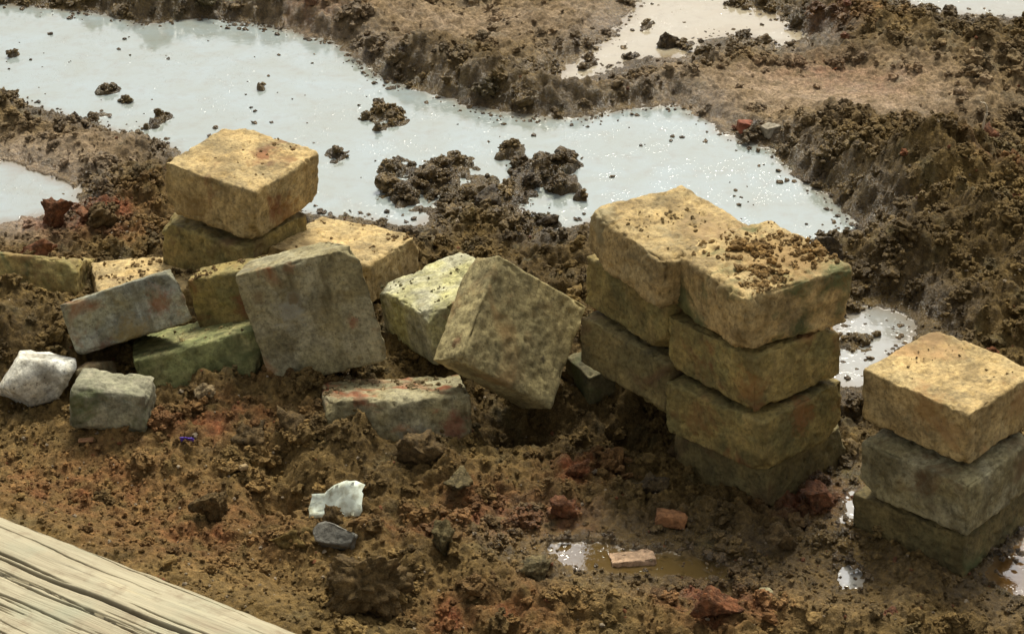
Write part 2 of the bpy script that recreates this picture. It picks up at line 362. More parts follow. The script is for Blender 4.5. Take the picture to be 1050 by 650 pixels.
# water sheets
WATER = {'main': (.255, .295, .288), 'left': (.255, .29, .285), 'far': (.33, .29, .21), 'corner': (.26, .26, .22), 'behind': (.26, .265, .245), 'sliver': (.28, .28, .26), 'spill': (.28, .28, .26), 'brown': (.10, .065, .022), 'edge': (.13, .07, .02)}
wm = {}
for k, P in PUDW.items():
    lo, hi = P.min(0)-.05, P.max(0)+.05; st = .012
    gx, gy = np.arange(lo[0], hi[0], st), np.arange(lo[1], hi[1], st); MX, MY = np.meshgrid(gx, gy)
    sdp = poly_sd(P, MX+st/2, MY+st/2); keep = (sdp < .028)[:-1, :-1]
    id_ = np.arange(MX.size).reshape(MX.shape); Fw = np.stack([id_[:-1, :-1], id_[:-1, 1:], id_[1:, 1:], id_[1:, :-1]], -1)[keep]
    used, inv = np.unique(Fw, return_inverse=True); zw = LEVEL.get(k, 0.0)
    me = mesh_np('puddle', np.c_[MX.ravel()[used], MY.ravel()[used], np.full(len(used), zw)], inv.reshape(-1, 4), {'shore': np.clip(poly_sd(P, MX, MY).ravel()[used]+.02, 0, 1)})
    if WATER[k] not in wm: wm[WATER[k]] = water_material('puddle_water', WATER[k])
    link('puddle_water', me, wm[WATER[k]], kind='structure')

# ------------------------------------------------------------------ stone blocks
def block_mesh(dims, seed, r0=.0045, rough=1.0, step=.0034, chips=(), taper=0.0):
    h = np.array(dims)/2; faces = []; V = []; off = 0
    ns = [max(4, int(round(d/step))) for d in dims]
    for ax in range(3):
        a, b_ = (ax+1) % 3, (ax+2) % 3
        for s in (-1, 1):
            A, B = np.meshgrid(np.linspace(-1, 1, ns[a]+1), np.linspace(-1, 1, ns[b_]+1), indexing='ij')
            p = np.zeros(A.shape+(3,)); p[..., ax] = s; p[..., a] = A; p[..., b_] = B
            id_ = np.arange(A.size).reshape(A.shape)+off; off += A.size
            q = np.stack([id_[:-1, :-1], id_[1:, :-1], id_[1:, 1:], id_[:-1, 1:]], -1).reshape(-1, 4)
            if s < 0: q = q[:, ::-1]
            V.append(p.reshape(-1, 3)); faces.append(q)
    V = np.concatenate(V); F = np.concatenate(faces)
    key = np.round(V*1e4).astype(np.int64); _, first, inv = np.unique(key, axis=0, return_index=True, return_inverse=True)
    V = V[first]*h; F = inv.ravel()[F]
    o = V+seed*1.37
    n_ = fbm3(o, 22, 3, seed); r = np.clip(r0*(1+1.6*n_), .0035, min(dims)*.45)[:, None]
    # squash cubic grid so that the rounded rim gets its share of vertices
    inner = np.clip(V, -(h-r), h-r); d = V-inner; L = np.linalg.norm(d, axis=1)[:, None]; d = d/np.maximum(L, 1e-9)
    P = inner+d*r
    disp = rough*(.0024*fbm3(o, 9, 2, seed+7)+.0024*fbm3(o, 50, 4, seed+13))-.0012
    pit = fbm3(o, 100, 2, seed+20); disp = disp-rough*.0035*np.clip(pit-.16, 0, .5)*3
    edge = (np.sort(np.abs(P)/h, axis=1)[:, 1]) ; ch = np.clip(fbm3(o, 30, 2, seed+31)-.12, 0, 1)*sstep(.86, 1.0, edge)
    disp = disp-rough*.022*ch
    P = P+d*disp[:, None]
    for (n, lim) in chips:                      # broken off corners
        n = np.array(n, float); n /= np.linalg.norm(n); lim_ = lim+.006*fbm3(o, 40, 3, seed+40)
        ex = np.clip(P@n-lim_, 0, None); P = P-ex[:, None]*n
    if taper: P[:, :2] *= (1-taper*(P[:, 2:3]/h[2]))
    return mesh_np('stone_block', P, F)
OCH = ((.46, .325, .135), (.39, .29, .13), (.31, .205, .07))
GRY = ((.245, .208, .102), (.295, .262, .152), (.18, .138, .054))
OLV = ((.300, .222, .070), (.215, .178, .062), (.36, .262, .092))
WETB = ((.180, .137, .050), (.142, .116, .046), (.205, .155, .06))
RUST = (.19, .075, .025); MOSS = (.09, .10, .035); DIRT = (.14, .085, .035)
SR = 'square stone blocks in the mud'
BL = [
 # name-key, dims, pos, euler, palette, stain, label, mesh options
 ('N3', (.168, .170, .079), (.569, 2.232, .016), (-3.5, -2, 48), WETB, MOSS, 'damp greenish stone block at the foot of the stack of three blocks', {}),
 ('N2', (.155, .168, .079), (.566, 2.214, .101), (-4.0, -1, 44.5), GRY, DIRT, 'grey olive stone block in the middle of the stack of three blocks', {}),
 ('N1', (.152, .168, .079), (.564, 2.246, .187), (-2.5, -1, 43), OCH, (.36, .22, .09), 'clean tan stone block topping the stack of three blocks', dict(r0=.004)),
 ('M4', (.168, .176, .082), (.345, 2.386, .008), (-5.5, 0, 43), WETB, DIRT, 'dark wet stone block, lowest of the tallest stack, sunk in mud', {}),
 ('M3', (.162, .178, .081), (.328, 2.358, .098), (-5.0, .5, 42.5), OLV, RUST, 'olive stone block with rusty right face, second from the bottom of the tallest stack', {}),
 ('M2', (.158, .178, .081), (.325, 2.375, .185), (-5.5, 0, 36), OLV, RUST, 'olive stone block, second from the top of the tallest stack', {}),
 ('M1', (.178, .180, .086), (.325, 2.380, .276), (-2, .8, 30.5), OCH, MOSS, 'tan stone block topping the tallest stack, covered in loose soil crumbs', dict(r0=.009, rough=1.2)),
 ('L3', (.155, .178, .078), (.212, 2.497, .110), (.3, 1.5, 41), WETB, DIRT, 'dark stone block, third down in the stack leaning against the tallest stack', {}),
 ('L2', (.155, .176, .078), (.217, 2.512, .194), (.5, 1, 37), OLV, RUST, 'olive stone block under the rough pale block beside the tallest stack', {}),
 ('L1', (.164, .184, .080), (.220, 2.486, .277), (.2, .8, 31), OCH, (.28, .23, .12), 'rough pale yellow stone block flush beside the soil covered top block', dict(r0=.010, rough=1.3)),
 ('L4', (.155, .165, .082), (.275, 2.560, .030), (0, 0, 38), OLV, DIRT, 'shaded stone block hidden under the overhanging stack', {}),
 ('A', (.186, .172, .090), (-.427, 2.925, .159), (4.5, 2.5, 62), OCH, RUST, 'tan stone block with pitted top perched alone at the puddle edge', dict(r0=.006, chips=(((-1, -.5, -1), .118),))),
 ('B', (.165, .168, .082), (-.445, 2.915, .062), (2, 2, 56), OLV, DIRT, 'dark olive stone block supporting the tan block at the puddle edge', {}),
 ('C', (.165, .190, .070), (-.268, 2.885, .040), (-4, 7, 62), OCH, (.27, .19, .08), 'ochre stone block lying flat behind the grey upright slab', dict(r0=.005)),
 ('D', (.193, .080, .180), (-.281, 2.603, .110), (-11, -18.0, -5), GRY, RUST, 'large grey stone slab leaning upright with its square face forward', dict(r0=.005, rough=.7, chips=(((.743, .669, 0), .0416),))),
 ('D2', (.130, .080, .110), (-.408, 2.700, .070), (-14, -14, -5), OLV, RUST, 'mossy stone block wedged behind the grey upright slab', {}),
 ('E', (.183, .150, .083), (-.563, 2.660, .078), (-26.8, -15.8, 8), ((.27, .27, .205), (.21, .195, .115), (.16, .125, .05)), RUST, 'blue grey tilted stone block with a round rust stain', dict(r0=.006, rough=.8, chips=(((1, 0, 1.1), .089), ((-1, -.4, -1), .100), ((.8, .6, 0), .0282)))),
 ('F', (.185, .150, .075), (-.469, 2.630, .014), (-17, -9, 15), ((.21, .215, .08), (.29, .26, .11), (.15, .16, .05)), MOSS, 'sunken green stone block with a bright yellow upper edge', dict(r0=.005)),
 ('G', (.194, .150, .082), (-.775, 2.889, .004), (-27, 3.9, -4.5), OLV, MOSS, 'olive stone block with a red clod on top beside the small puddle', {}),
 ('H', (.170, .164, .070), (-.575, 2.835, .005), (-8, 4, 16), OCH, DIRT, 'sunken tan stone block behind the blue grey tilted block', {}),
 ('I', (.158, .155, .090), (-.095, 2.705, .055), (-8.9, -5.8, 33.9), ((.40, .37, .16), (.36, .34, .22), (.24, .22, .09)), (.22, .19, .10), 'lichen yellow topped stone block wedged between two leaning blocks', dict(r0=.007)),
 ('J', (.178, .072, .165), (-.002, 2.545, .104), (-32.5, 39, 19.8), ((.33, .268, .120), (.31, .258, .120), (.35, .278, .125)), (.30, .20, .08), 'olive stone block balanced on its corner with a square face forward', dict(r0=.004, rough=.8)),
 ('K', (.208, .148, .082), (-.168, 2.486, .004), (-19.5, 1.7, 7.2), GRY, (.24, .07, .025), 'crumbling grey stone block half buried in clods, rust red at one end', dict(r0=.010, rough=1.6)),
]
MARKS = {'M1': [((.03, -.015, .045), .085, (.24, .145, .05))], 'G': [((0, 0, .05), .1, (.2, .12, .045))],
 'E': [((.052, -.075, -.002), .026, (.20, .075, .022)), ((0, -.075, -.03), .03, (.20, .14, .045)), ((-.05, -.07, -.04), .02, (.12, .05, .025))],
 'D': [((.055, -.04, -.018), .011, (.20, .045, .015)), ((-.03, -.04, .02), .03, (.25, .235, .17)), ((-.065, -.04, .05), .012, (.15, .10, .04)), ((-.02, -.04, .035), .010, (.13, .09, .035)), ((-.01, -.04, .08), .012, (.16, .08, .03))],
 'K': [((.078, -.072, -.008), .026, (.18, .06, .028)), ((.02, -.072, -.02), .022, (.26, .25, .19))],
 'J': [((.045, -.036, -.02), .007, (.04, .03, .02)), ((-.085, -.01, -.05), .012, (.16, .07, .03))],
 'I': [((-.0, -.078, -.01), .05, (.17, .07, .03))],
 'A': [((.0, -.08, -.03), .035, (.22, .105, .03)), ((-.08, .03, -.02), .035, (.20, .12, .035))],
 'D2': [((.02, -.04, .0), .022, (.17, .06, .025))],
 'N1': [((-.07, -.02, .02), .03, (.30, .17, .055)), ((.03, -.08, .01), .03, (.30, .17, .06))],
 'M3': [((.0, -.085, .02), .03, (.23, .10, .03)), ((-.08, .03, .0), .026, (.20, .11, .035))],
 'M2': [((-.07, -.07, -.01), .028, (.24, .12, .035))],
 'L1': [((.03, -.05, .045), .05, (.30, .20, .09)), ((-.02, -.09, -.01), .02, (.27, .13, .05))]}
BLOCKS = {}
for i, (k, dims, pos, eul, pal, stain, label, opt) in enumerate(BL):
    rr = random.Random(i*7+3); s = rr.uniform(.85, 1.12)
    pal = [tuple(v*s for v in c) for c in pal]
    mt = block_material('stone_'+k.lower(), *pal, stain, i+1, marks=MARKS.get(k, ()))
    auto = []
    for q in range(rr.randint(2, 4)):
        n_ = np.array([rr.choice((-1, 1))*rr.uniform(.5, 1), rr.choice((-1, 1))*rr.uniform(.5, 1), rr.choice((-1, 1))*rr.uniform(.4, 1)]); n_ /= np.linalg.norm(n_)
        auto.append((tuple(n_), float(np.abs(n_)@(np.array(dims)/2))-rr.uniform(.008, .020)))
    opt = dict(opt); opt['chips'] = tuple(opt.get('chips', ()))+tuple(auto)
    BLOCKS[k] = link('stone_block', block_mesh(dims, i+11, **opt), mt, None, label, 'stone block', SR, None, pos, eul)

# ------------------------------------------------------------------ loose rubble stones
def rock_mesh(size, seed, planes=9, amp=.16, sub=4):
    V, F = ICO[sub]; r = np.random.RandomState(seed); V = V.copy()
    n = r.normal(size=(planes, 3)); n /= np.linalg.norm(n, axis=1)[:, None]
    for q in n:
        ex = np.clip(V@q-r.uniform(.5, .78), 0, None); V -= ex[:, None]*q*.96
    V *= (1+amp*fbm3(V+seed, 1.8, 3, seed)+.09*fbm3(V-seed, 7, 3, seed+2))[:, None]
    V -= (V.max(0)+V.min(0))/2; V /= np.abs(V).max(0); V *= np.array(size)/2
    return mesh_np('rock', V, F)
p = G(36, 411)
link('rubble_stone', rock_mesh((.135, .095, .095), 23, planes=9, amp=.14), block_material('white_rubble', (.72, .71, .62), (.60, .57, .46), (.45, .40, .28), (.30, .24, .13), 31, .9), None, 'chalky white angular rubble stone beside the small grey chunk', 'stone', None, None, (p[0]-.004, p[1]+.025, .026), (8, -26, 10))
p = G(116, 443)
link('rubble_stone', block_mesh((.112, .075, .068), 77, r0=.014, rough=1.1, chips=(((1, -.3, 1), .072),)), block_material('grey_rubble', (.27, .25, .16), (.22, .21, .13), (.33, .30, .2), MOSS, 33, .6), None, 'small grey boxy stone chunk in front of the sunken green block', 'stone', None, None, (p[0], p[1]+.02, .038), (-6, 4, -6))
p = put(98, 398)
link('rubble_stone', rock_mesh((.070, .05, .05), 9), block_material('dirty_rubble', (.20, .16, .08), (.15, .12, .06), (.24, .2, .11), DIRT, 34), None, 'muddy brown stone lump between the white stone and the sunken block', 'stone', None, None, (p[0], p[1], p[2]+.022), (0, 0, 20))
p = G(606, 412)
link('rubble_stone', block_mesh((.07, .07, .06), 81, r0=.012), block_material('shaded_rubble', (.14, .115, .05), (.12, .105, .05), (.16, .13, .06), MOSS, 35), None, 'small olive stone fragment under the overhanging stack', 'stone', None, None, (p[0]+.01, p[1]+.06, .012), (5, -8, 30))
p = put(345, 557)
link('rubble_stone', rock_mesh((.062, .045, .04), 14), block_material('slate_rubble', (.12, .12, .10), (.16, .15, .12), (.09, .08, .06), DIRT, 36), None, 'dark slate grey stone below the crumpled wrapper', 'stone', None, None, (p[0], p[1], p[2]+.012), (0, 10, 0))

# ------------------------------------------------------------------ weathered beam
def beam():
    L0, L1, W = -.75, 1.25, .36
    nu, nv = 300, 380
    u = np.linspace(L0, L1, nu); v = np.linspace(0, 1, nv)
    U, T = np.meshgrid(u, v, indexing='ij')
    # cross-section: half round top from the far edge (t=0) to the near edge (t=1)
    A = (T-.5)*2; Vv = W*(T); Z = .060*(1-np.abs(A)**5)-.030
    Z = np.where(T < .04, -.05+(Z+.05)*np.sqrt(np.clip(T/.04, 0, 1)), Z); Z = np.where(T > .96, -.05+(Z+.05)*np.sqrt(np.clip((1-T)/.04, 0, 1)), Z)
    wob = .005*perlin2(U*3, Vv*2, 4)
    g = fbm2(U*1.2, (Vv+wob)*16, 7, 4, 7)
    Z = Z+.0012*g+.006*fbm2(U, Vv*4, 3, 2, 12)
    r = np.random.RandomState(8); crack = np.zeros_like(U)
    for i in range(110):
        u0 = r.uniform(L0, L1); le = r.uniform(.08, .55); v0 = r.uniform(.01, W-.01); sl = r.normal(0, .02)+.02; wd = r.uniform(.0006, .0016)*(2.4 if r.rand() < .12 else 1)
        s = (U-u0)/le; cen = v0+sl*(U-u0)+.0012*np.sin((U-u0)*40+i)+wob*.5
        prof = np.clip(1-(s*2)**2, 0, 1); ww = wd*np.sqrt(prof)+1e-6
        d = np.abs(Vv-cen)/ww; crack = np.maximum(crack, np.where(prof > 0, np.clip(1.4-d, 0, 1)*prof**.5, 0))
    Z = Z-.009*crack
    Z = Z+.05
    Vv = Vv+(1-T)**6*(.003*perlin2(U*7, U*0+.3, 6)+.003*perlin2(U*45, U*0+.3, 9))
    X = WA[0]+WU[0]*U+WN[0]*(Vv-.005); Y = WA[1]+WU[1]*U+WN[1]*(Vv-.005)
    P = np.stack([X, Y, Z], -1).reshape(-1, 3)
    id_ = np.arange(nu*nv).reshape(nu, nv)
    F = np.stack([id_[:-1, :-1], id_[:-1, 1:], id_[1:, 1:], id_[1:, :-1]], -1).reshape(-1, 4)
    # underside
    return P, F, np.stack([U.ravel(), Vv.ravel(), Z.ravel()*0], -1), crack.ravel()
P, F, UVW, CR = beam()
m, t, b = newmat('weathered_wood')
a = N(t, 'ShaderNodeAttribute', attribute_name='grain'); cr = N(t, 'ShaderNodeAttribute', attribute_name='crack').outputs['Fac']
mp = N(t, 'ShaderNodeMapping'); mp.inputs['Scale'].default_value = (1.6, 13, 1); t.links.new(a.outputs['Vector'], mp.inputs['Vector'])
g1 = noise(t, mp.outputs[0], 3, 6, .65, .6); mp2 = N(t, 'ShaderNodeMapping'); mp2.inputs['Scale'].default_value = (2.2, 130, 1); t.links.new(a.outputs['Vector'], mp2.inputs['Vector']); g2 = noise(t, mp2.outputs[0], 4, 4, .6)
c = ramp(t, g1, [(.25, (.20, .15, .085)), (.42, (.30, .255, .155)), (.60, (.36, .315, .20)), (.78, (.48, .39, .22))])
c = mix(t, ramp(t, g2, [(.34, .75), (.47, 0.)]), c, (.19, .16, .095))
bl = noise(t, a.outputs['Vector'], 9, 4); c = mix(t, ramp(t, bl, [(.5, 0.), (.7, .6)]), c, (.25, .26, .17))
c = mix(t, ramp(t, noise(t, a.outputs['Vector'], 26, 5, .65), [(.54, 0.), (.70, .7)]), c, (.19, .14, .075))
c = mix(t, cr, c, (.045, .035, .022)); t.links.new(c, b.inputs['Base Color']); b.inputs['Roughness'].default_value = .75
nb = bump(t, g2, .6, .0018); nb = bump(t, g1, .2, .002, nb); t.links.new(nb, b.inputs['Normal'])
link('wood_beam', mesh_np('wood_beam', P, F, {'grain': UVW, 'crack': CR}), m, None, 'bleached cracked wooden beam lying along the gravelly mud', 'wood beam')

# ------------------------------------------------------------------ clods and crumbs
rng = np.random.RandomState(12)
INV = [(np.array(BLOCKS[k].matrix_basis.inverted()), np.array(d[1])/2) for k, d in zip(BLOCKS, BL)]
def inside_block(P, pad=-.004):
    r = np.zeros(len(P), bool); Ph = np.c_[P, np.ones(len(P))]
    for M, h in INV: r |= np.all(np.abs((Ph@M.T)[:, :3]) < h+pad, axis=1)
    return r
def crumb_nodes(name, sub, mat, nvar=10, lump=1.0):
    """instances of rough soil lumps, shaped inside the node tree, on the points of the mesh"""
    g = bpy.data.node_groups.new(name, 'GeometryNodeTree')
    g.interface.new_socket('Geometry', in_out='INPUT', socket_type='NodeSocketGeometry'); g.interface.new_socket('Geometry', in_out='OUTPUT', socket_type='NodeSocketGeometry')
    n = g.nodes; L = g.links.new
    gi = n.new('NodeGroupInput'); go = n.new('NodeGroupOutput'); jn = n.new('GeometryNodeJoinGeometry')
    for k in range(nvar):
        ic = n.new('GeometryNodeMeshIcoSphere'); ic.inputs['Radius'].default_value = .5; ic.inputs['Subdivisions'].default_value = sub
        ps = n.new('GeometryNodeInputPosition')
        n1 = n.new('ShaderNodeTexNoise'); n1.noise_dimensions = '4D'; n1.inputs['W'].default_value = k*3.7; n1.inputs['Scale'].default_value = 2.3; n1.inputs['Detail'].default_value = 1.0
        vo = n.new('ShaderNodeTexVoronoi'); vo.voronoi_dimensions = '4D'; vo.inputs['W'].default_value = k*1.9; vo.inputs['Scale'].default_value = 2.6
        m1 = n.new('ShaderNodeMath'); m1.operation = 'MULTIPLY_ADD'; m1.inputs[1].default_value = 1.9; m1.inputs[2].default_value = -.72
        m2 = n.new('ShaderNodeMath'); m2.operation = 'MULTIPLY_ADD'; m2.inputs[1].default_value = -.75*lump
        L(ps.outputs[0], n1.inputs['Vector']); L(ps.outputs[0], vo.inputs['Vector']); L(n1.outputs['Fac'], m1.inputs[0]); L(vo.outputs['Distance'], m2.inputs[0]); L(m1.outputs[0], m2.inputs[2])
        sc = n.new('ShaderNodeVectorMath'); sc.operation = 'SCALE'; L(ps.outputs[0], sc.inputs[0]); L(m2.outputs[0], sc.inputs['Scale'])
        sp = n.new('GeometryNodeSetPosition'); L(ic.outputs['Mesh'], sp.inputs['Geometry']); L(sc.outputs[0], sp.inputs['Offset'])
        sm = n.new('GeometryNodeSetMaterial'); sm.inputs['Material'].default_value = mat; L(sp.outputs[0], sm.inputs['Geometry'])
        ti = n.new('GeometryNodeGeometryToInstance'); L(sm.outputs[0], ti.inputs[0]); L(ti.outputs[0], jn.inputs[0])
    ip = n.new('GeometryNodeInstanceOnPoints'); ip.inputs['Pick Instance'].default_value = True
    def at(nm, ty):
        q = n.new('GeometryNodeInputNamedAttribute'); q.data_type = ty; q.inputs['Name'].default_value = nm
        return [o_ for o_ in q.outputs if o_.enabled and o_.name == 'Attribute'][0]
    L(gi.outputs[0], ip.inputs['Points']); L(jn.outputs[0], ip.inputs['Instance']); L(at('pick', 'INT'), ip.inputs['Instance Index']); L(at('rot', 'FLOAT_VECTOR'), ip.inputs['Rotation']); L(at('size', 'FLOAT_VECTOR'), ip.inputs['Scale'])
    L(ip.outputs[0], go.inputs[0]); return g
MUDI = mud_material('mud_crumb', inst=True)
NT = {2: crumb_nodes('fine_crumbs', 2, MUDI, 8, .6), 3: crumb_nodes('lumpy_crumbs', 3, MUDI, 12), 4: crumb_nodes('big_crumbs', 4, MUDI, 12, 1.2)}
def crumbs(name, label, cat, sub, P, size, colr, wet, seed, flat=.8):
    r = np.random.RandomState(seed); n = len(P)
    me = bpy.data.meshes.new(name); me.vertices.add(n); me.vertices.foreach_set('co', np.asarray(P, np.float32).ravel())
    def add(nm, ty, key, v): q = me.attributes.new(nm, ty, 'POINT'); q.data.foreach_set(key, np.ascontiguousarray(v).ravel())
    sz = np.asarray(size)[:, None]*r.uniform(.75, 1.25, (n, 3)); sz[:, 2] *= flat
    rot = np.c_[r.uniform(-.5, .5, n), r.uniform(-.5, .5, n), r.uniform(0, 6.283, n)]
    add('size', 'FLOAT_VECTOR', 'vector', sz.astype(np.float32)); add('rot', 'FLOAT_VECTOR', 'vector', rot.astype(np.float32)); add('pick', 'INT', 'value', r.randint(0, 8, n).astype(np.int32))
    add('Col', 'FLOAT_COLOR', 'color', np.c_[colr, np.ones(n)].astype(np.float32)); add('wet', 'FLOAT', 'value', np.asarray(wet, np.float32))
    o = link(name, me, MUDI, None, label, cat, None, 'stuff'); md = o.modifiers.new('crumbs', 'NODES'); md.node_group = NT[sub]
    return o
def pick_spots(n, region, wfun, seed):
    r = np.random.RandomState(seed); k = n*14
    x = r.uniform(region[0], region[1], k); y = r.uniform(region[2], region[3], k); j, i = hat(x, y)
    m = np.nonzero(r.rand(k) < wfun(x, y, j, i))[0][:n]; return x[m], y[m], j[m], i[m]
REG = (-1.24, 1.24, 1.78, 4.35)
# heaps of crumbs that stick together in larger lumps
def lumps(n, seed):
    r = np.random.RandomState(seed)
    x, y, j, i = pick_spots(n, REG, lambda x, y, j, i: CW[j, i]*(VT[j, i] < -.02)*(1-PLT[j, i])*(.30+.8*sstep(-.2, .4, fbm2(x, y, 6, 2, 88))), seed+1)
    R = .009*(4.2**(r.rand(len(x))**1.7)); x = list(x); y = list(y); R = list(R)
    for q in ISLES:
        gx_, gy_, _ = G(q[0], q[1]); x.append(gx_); y.append(gy_); R.append(q[2]*.8)
        if q[2] > .024:
            for e in range(4): x.append(gx_+r.normal(0, q[2]*.8)); y.append(gy_+r.normal(0, q[2]*.7)); R.append(q[2]*r.uniform(.3, .6))
    P, Sz, Cc, Ww = [], [], [], []
    for cx, cy, R_ in zip(x, y, R):
        jj, ii = hat(np.array([cx]), np.array([cy])); cb = CT[jj[0], ii[0]]*r.uniform(.8, 1.35)*(1.35 if SDT[jj[0], ii[0]] < -.01 else 1); wb = WT[jj[0], ii[0]]; zc = HT[jj[0], ii[0]]
        m = int(6+(R_/.0055)**2*.8); st = r.uniform(.6, 1.7); an = r.uniform(0, 3.14)
        d = np.abs(r.normal(0, .48, m)); t_ = r.uniform(0, 6.283, m); dx, dy = d*np.cos(t_)*R_*st, d*np.sin(t_)*R_/st
        px, py = cx+dx*math.cos(an)-dy*math.sin(an), cy+dx*math.sin(an)+dy*math.cos(an)
        jj, ii = hat(px, py); z = np.maximum(HT[jj, ii], zc-.006)+R_*.42*np.clip(1-d*d, 0, 1)
        s_ = .0045*(3.4**(r.rand(m)**1.3))*(.75+R_*9)
        P.append(np.c_[px, py, z]); Sz.append(s_); Cc.append(cb*r.uniform(.82, 1.2, m)[:, None]); Ww.append(np.clip(wb*r.uniform(.6, 1.2, m)+.06, 0, 1))
        P.append(np.array([[cx, cy, zc+R_*.05]])); Sz.append(np.array([R_*1.25])); Cc.append(cb[None]); Ww.append(np.array([wb]))
    P, Sz, Cc, Ww = np.concatenate(P), np.concatenate(Sz), np.concatenate(Cc), np.concatenate(Ww)
    jj, ii = hat(P[:, 0], P[:, 1]); ok = ~inside_block(P) & (VT[jj, ii] < .0); return P[ok], Sz[ok], Cc[ok], Ww[ok]
crumbs('mud_lumps', 'churned brown mud lumps heaped over the banks and hollows', 'mud', 3, *lumps(2300, 21), 5)
def loose(n, smin, smax, powr, region, wfun, seed, bury=.2):
    r = np.random.RandomState(seed); x, y, j, i = pick_spots(n, region, wfun, seed+1); m = len(x)
    s_ = smin*(smax/smin)**(r.rand(m)**powr); c = CT[j, i]*r.uniform(.7, 1.35, m)[:, None]; kd = r.rand(m)
    c[kd < .02] = (.17, .065, .026); k2 = (kd > .965) & (s_ < .010); c[k2] = np.array((.34, .27, .18))*r.uniform(.6, 1.2, k2.sum())[:, None]
    P = np.c_[x, y, HT[j, i]+s_*(.5-bury)*.6]; ok = ~inside_block(P)
    return P[ok], s_[ok], c[ok], np.clip(WT[j, i]*r.uniform(.5, 1.1, m), 0, 1)[ok]
crumbs('mud_crumbs', 'loose brown crumbs of mud strewn over the ground', 'mud', 3, *loose(4500, .006, .026, 2.6, REG, lambda x, y, j, i: CW[j, i]*(VT[j, i] < -.004)*(1-.8*PLT[j, i]), 31), 6)
crumbs('gravel_grit', 'fine reddish brown grit and gravel on the mud', 'gravel', 2, *loose(26000, .0022, .0075, 1.8, REG, lambda x, y, j, i: np.maximum(.45*CW[j, i], GRT[j, i])*(VT[j, i] < -.002)*(y < 3.4), 41), 7)
def shore_flecks(n, seed):
    r = np.random.RandomState(seed); x = r.uniform(-1.2, 1.2, n*60); y = r.uniform(1.9, 4.3, n*60); j, i = hat(x, y); d = SDT[j, i]
    wgt = np.exp(-(np.clip(-d, 0, 1)/.022)**2)*(d < .004)+.02*(d < 0); wgt *= (.2+1.2*sstep(0, .6, fbm2(x, y, 9, 2, 77)))
    k = np.nonzero((r.rand(n*60) < wgt) & (HT[j, i] < .006))[0][:n]; s_ = .003*(4.2**(r.rand(len(k))**1.6))
    return np.c_[x[k], y[k], np.maximum(0, HT[j[k], i[k]])+s_*.06], s_, np.array([(.09, .058, .024)])*r.uniform(.7, 1.6, len(k))[:, None], np.full(len(k), 1.15)
crumbs('mud_flecks', 'wet mud flecks scattered along the puddle shores', 'mud', 2, *shore_flecks(1900, 66), 8, .6)

# crumbs lying on the block tops
def crumbs_on(spec):
    r = np.random.RandomState(55); P, Sz, Cc = [], [], []
    for key, n, smin, smax, u0, u1, v0, v1, colr in spec:
        o = BLOCKS[key]; M = np.array(o.matrix_basis); h = np.array([d[1] for d in BL if d[0] == key][0])/2
        cu, cv = r.uniform(u0, u1, 7), r.uniform(v0, v1, 7); w_ = r.randint(0, 7, n); fr = r.rand(n) < .7       # gathered in patches
        u = np.where(fr, cu[w_]+r.normal(0, .12, n), r.uniform(u0, u1, n)); v = np.where(fr, cv[w_]+r.normal(0, .12, n), r.uniform(v0, v1, n))
        u, v = np.clip(u, -.95, .95), np.clip(v, -.95, .95); s_ = smin*(smax/smin)**(r.rand(n)**2)
        P.append((np.c_[u*h[0], v*h[1], h[2]-.0015+s_*.10, np.ones(n)]@M.T)[:, :3]); Sz.append(s_); Cc.append(np.array([colr])*r.uniform(.7, 1.3, n)[:, None])
    P = np.concatenate(P); return P, np.concatenate(Sz), np.concatenate(Cc), np.full(len(P), .1)
BR = (.15, .095, .035)
crumbs('soil_crumbs', 'loose brown soil crumbs lying on the block tops', 'soil', 3, *crumbs_on([
  ('M1', 420, .002, .009, -.8, .9, -.8, .9, (.29, .185, .07)), ('M1', 110, .007, .019, -.45, .85, -.7, .45, (.25, .15, .05)), ('L1', 70, .002, .007, -.8, .9, -.8, .5, (.27, .19, .08)), ('A', 40, .002, .008, -.8, .8, -.8, .8, (.22, .14, .055)),
  ('I', 110, .0015, .006, -.9, .9, -.9, .9, (.14, .12, .05)), ('K', 140, .003, .012, -.9, .9, -.5, .9, (.24, .18, .09)), ('N1', 22, .0015, .005, -.9, .9, -.9, .9, BR), ('C', 60, .002, .008, -.9, .9, -.9, .9, (.22, .14, .055)), ('H', 80, .003, .012, -.9, .9, -.9, .9, (.24, .16, .065)), ('G', 200, .005, .022, -.9, .8, -.8, .9, BR), ('F', 60, .002, .008, -.9, .9, -.9, .5, (.26, .21, .09)), ('D2', 60, .003, .010, -.9, .9, -.9, .9, BR)]), 9)

# single clods that stand out
def clod_thing(px, py, wpx, c1, c2, wet, label, v, lift=.3, sq=.75, rz=0, group=None):
    x, y, z = put(px, py); dist = math.sqrt(x*x+y*y+(CAM_H-z)**2); sz = wpx*dist/FPX
    V, F = clod_shape(5 if wpx > 60 else 4, v); V = V*(1+.16*fbm3(V+v, 6, 3, v)-.22*np.clip(.12-np.abs(fbm3(V-v, 2.6, 2, v+9)), 0, 1)*4)[:, None]; V = V*(sz/2)*(1, .85, sq)
    mt = mud_material('clod_soil', (c1, c2, wet))
    return link('mud_clod', mesh_np('mud_clod', V, F), mt, None, label, 'mud clod', group, None, (x, y, z+sz*lift*sq), (0, 0, rz))
DK = ((.050, .034, .016), (.10, .068, .028)); OL = ((.09, .07, .028), (.15, .115, .05)); YL = ((.15, .10, .03), (.23, .155, .05)); RD = ((.11, .045, .018), (.22, .085, .034)); BN = ((.085, .055, .02), (.14, .09, .035))
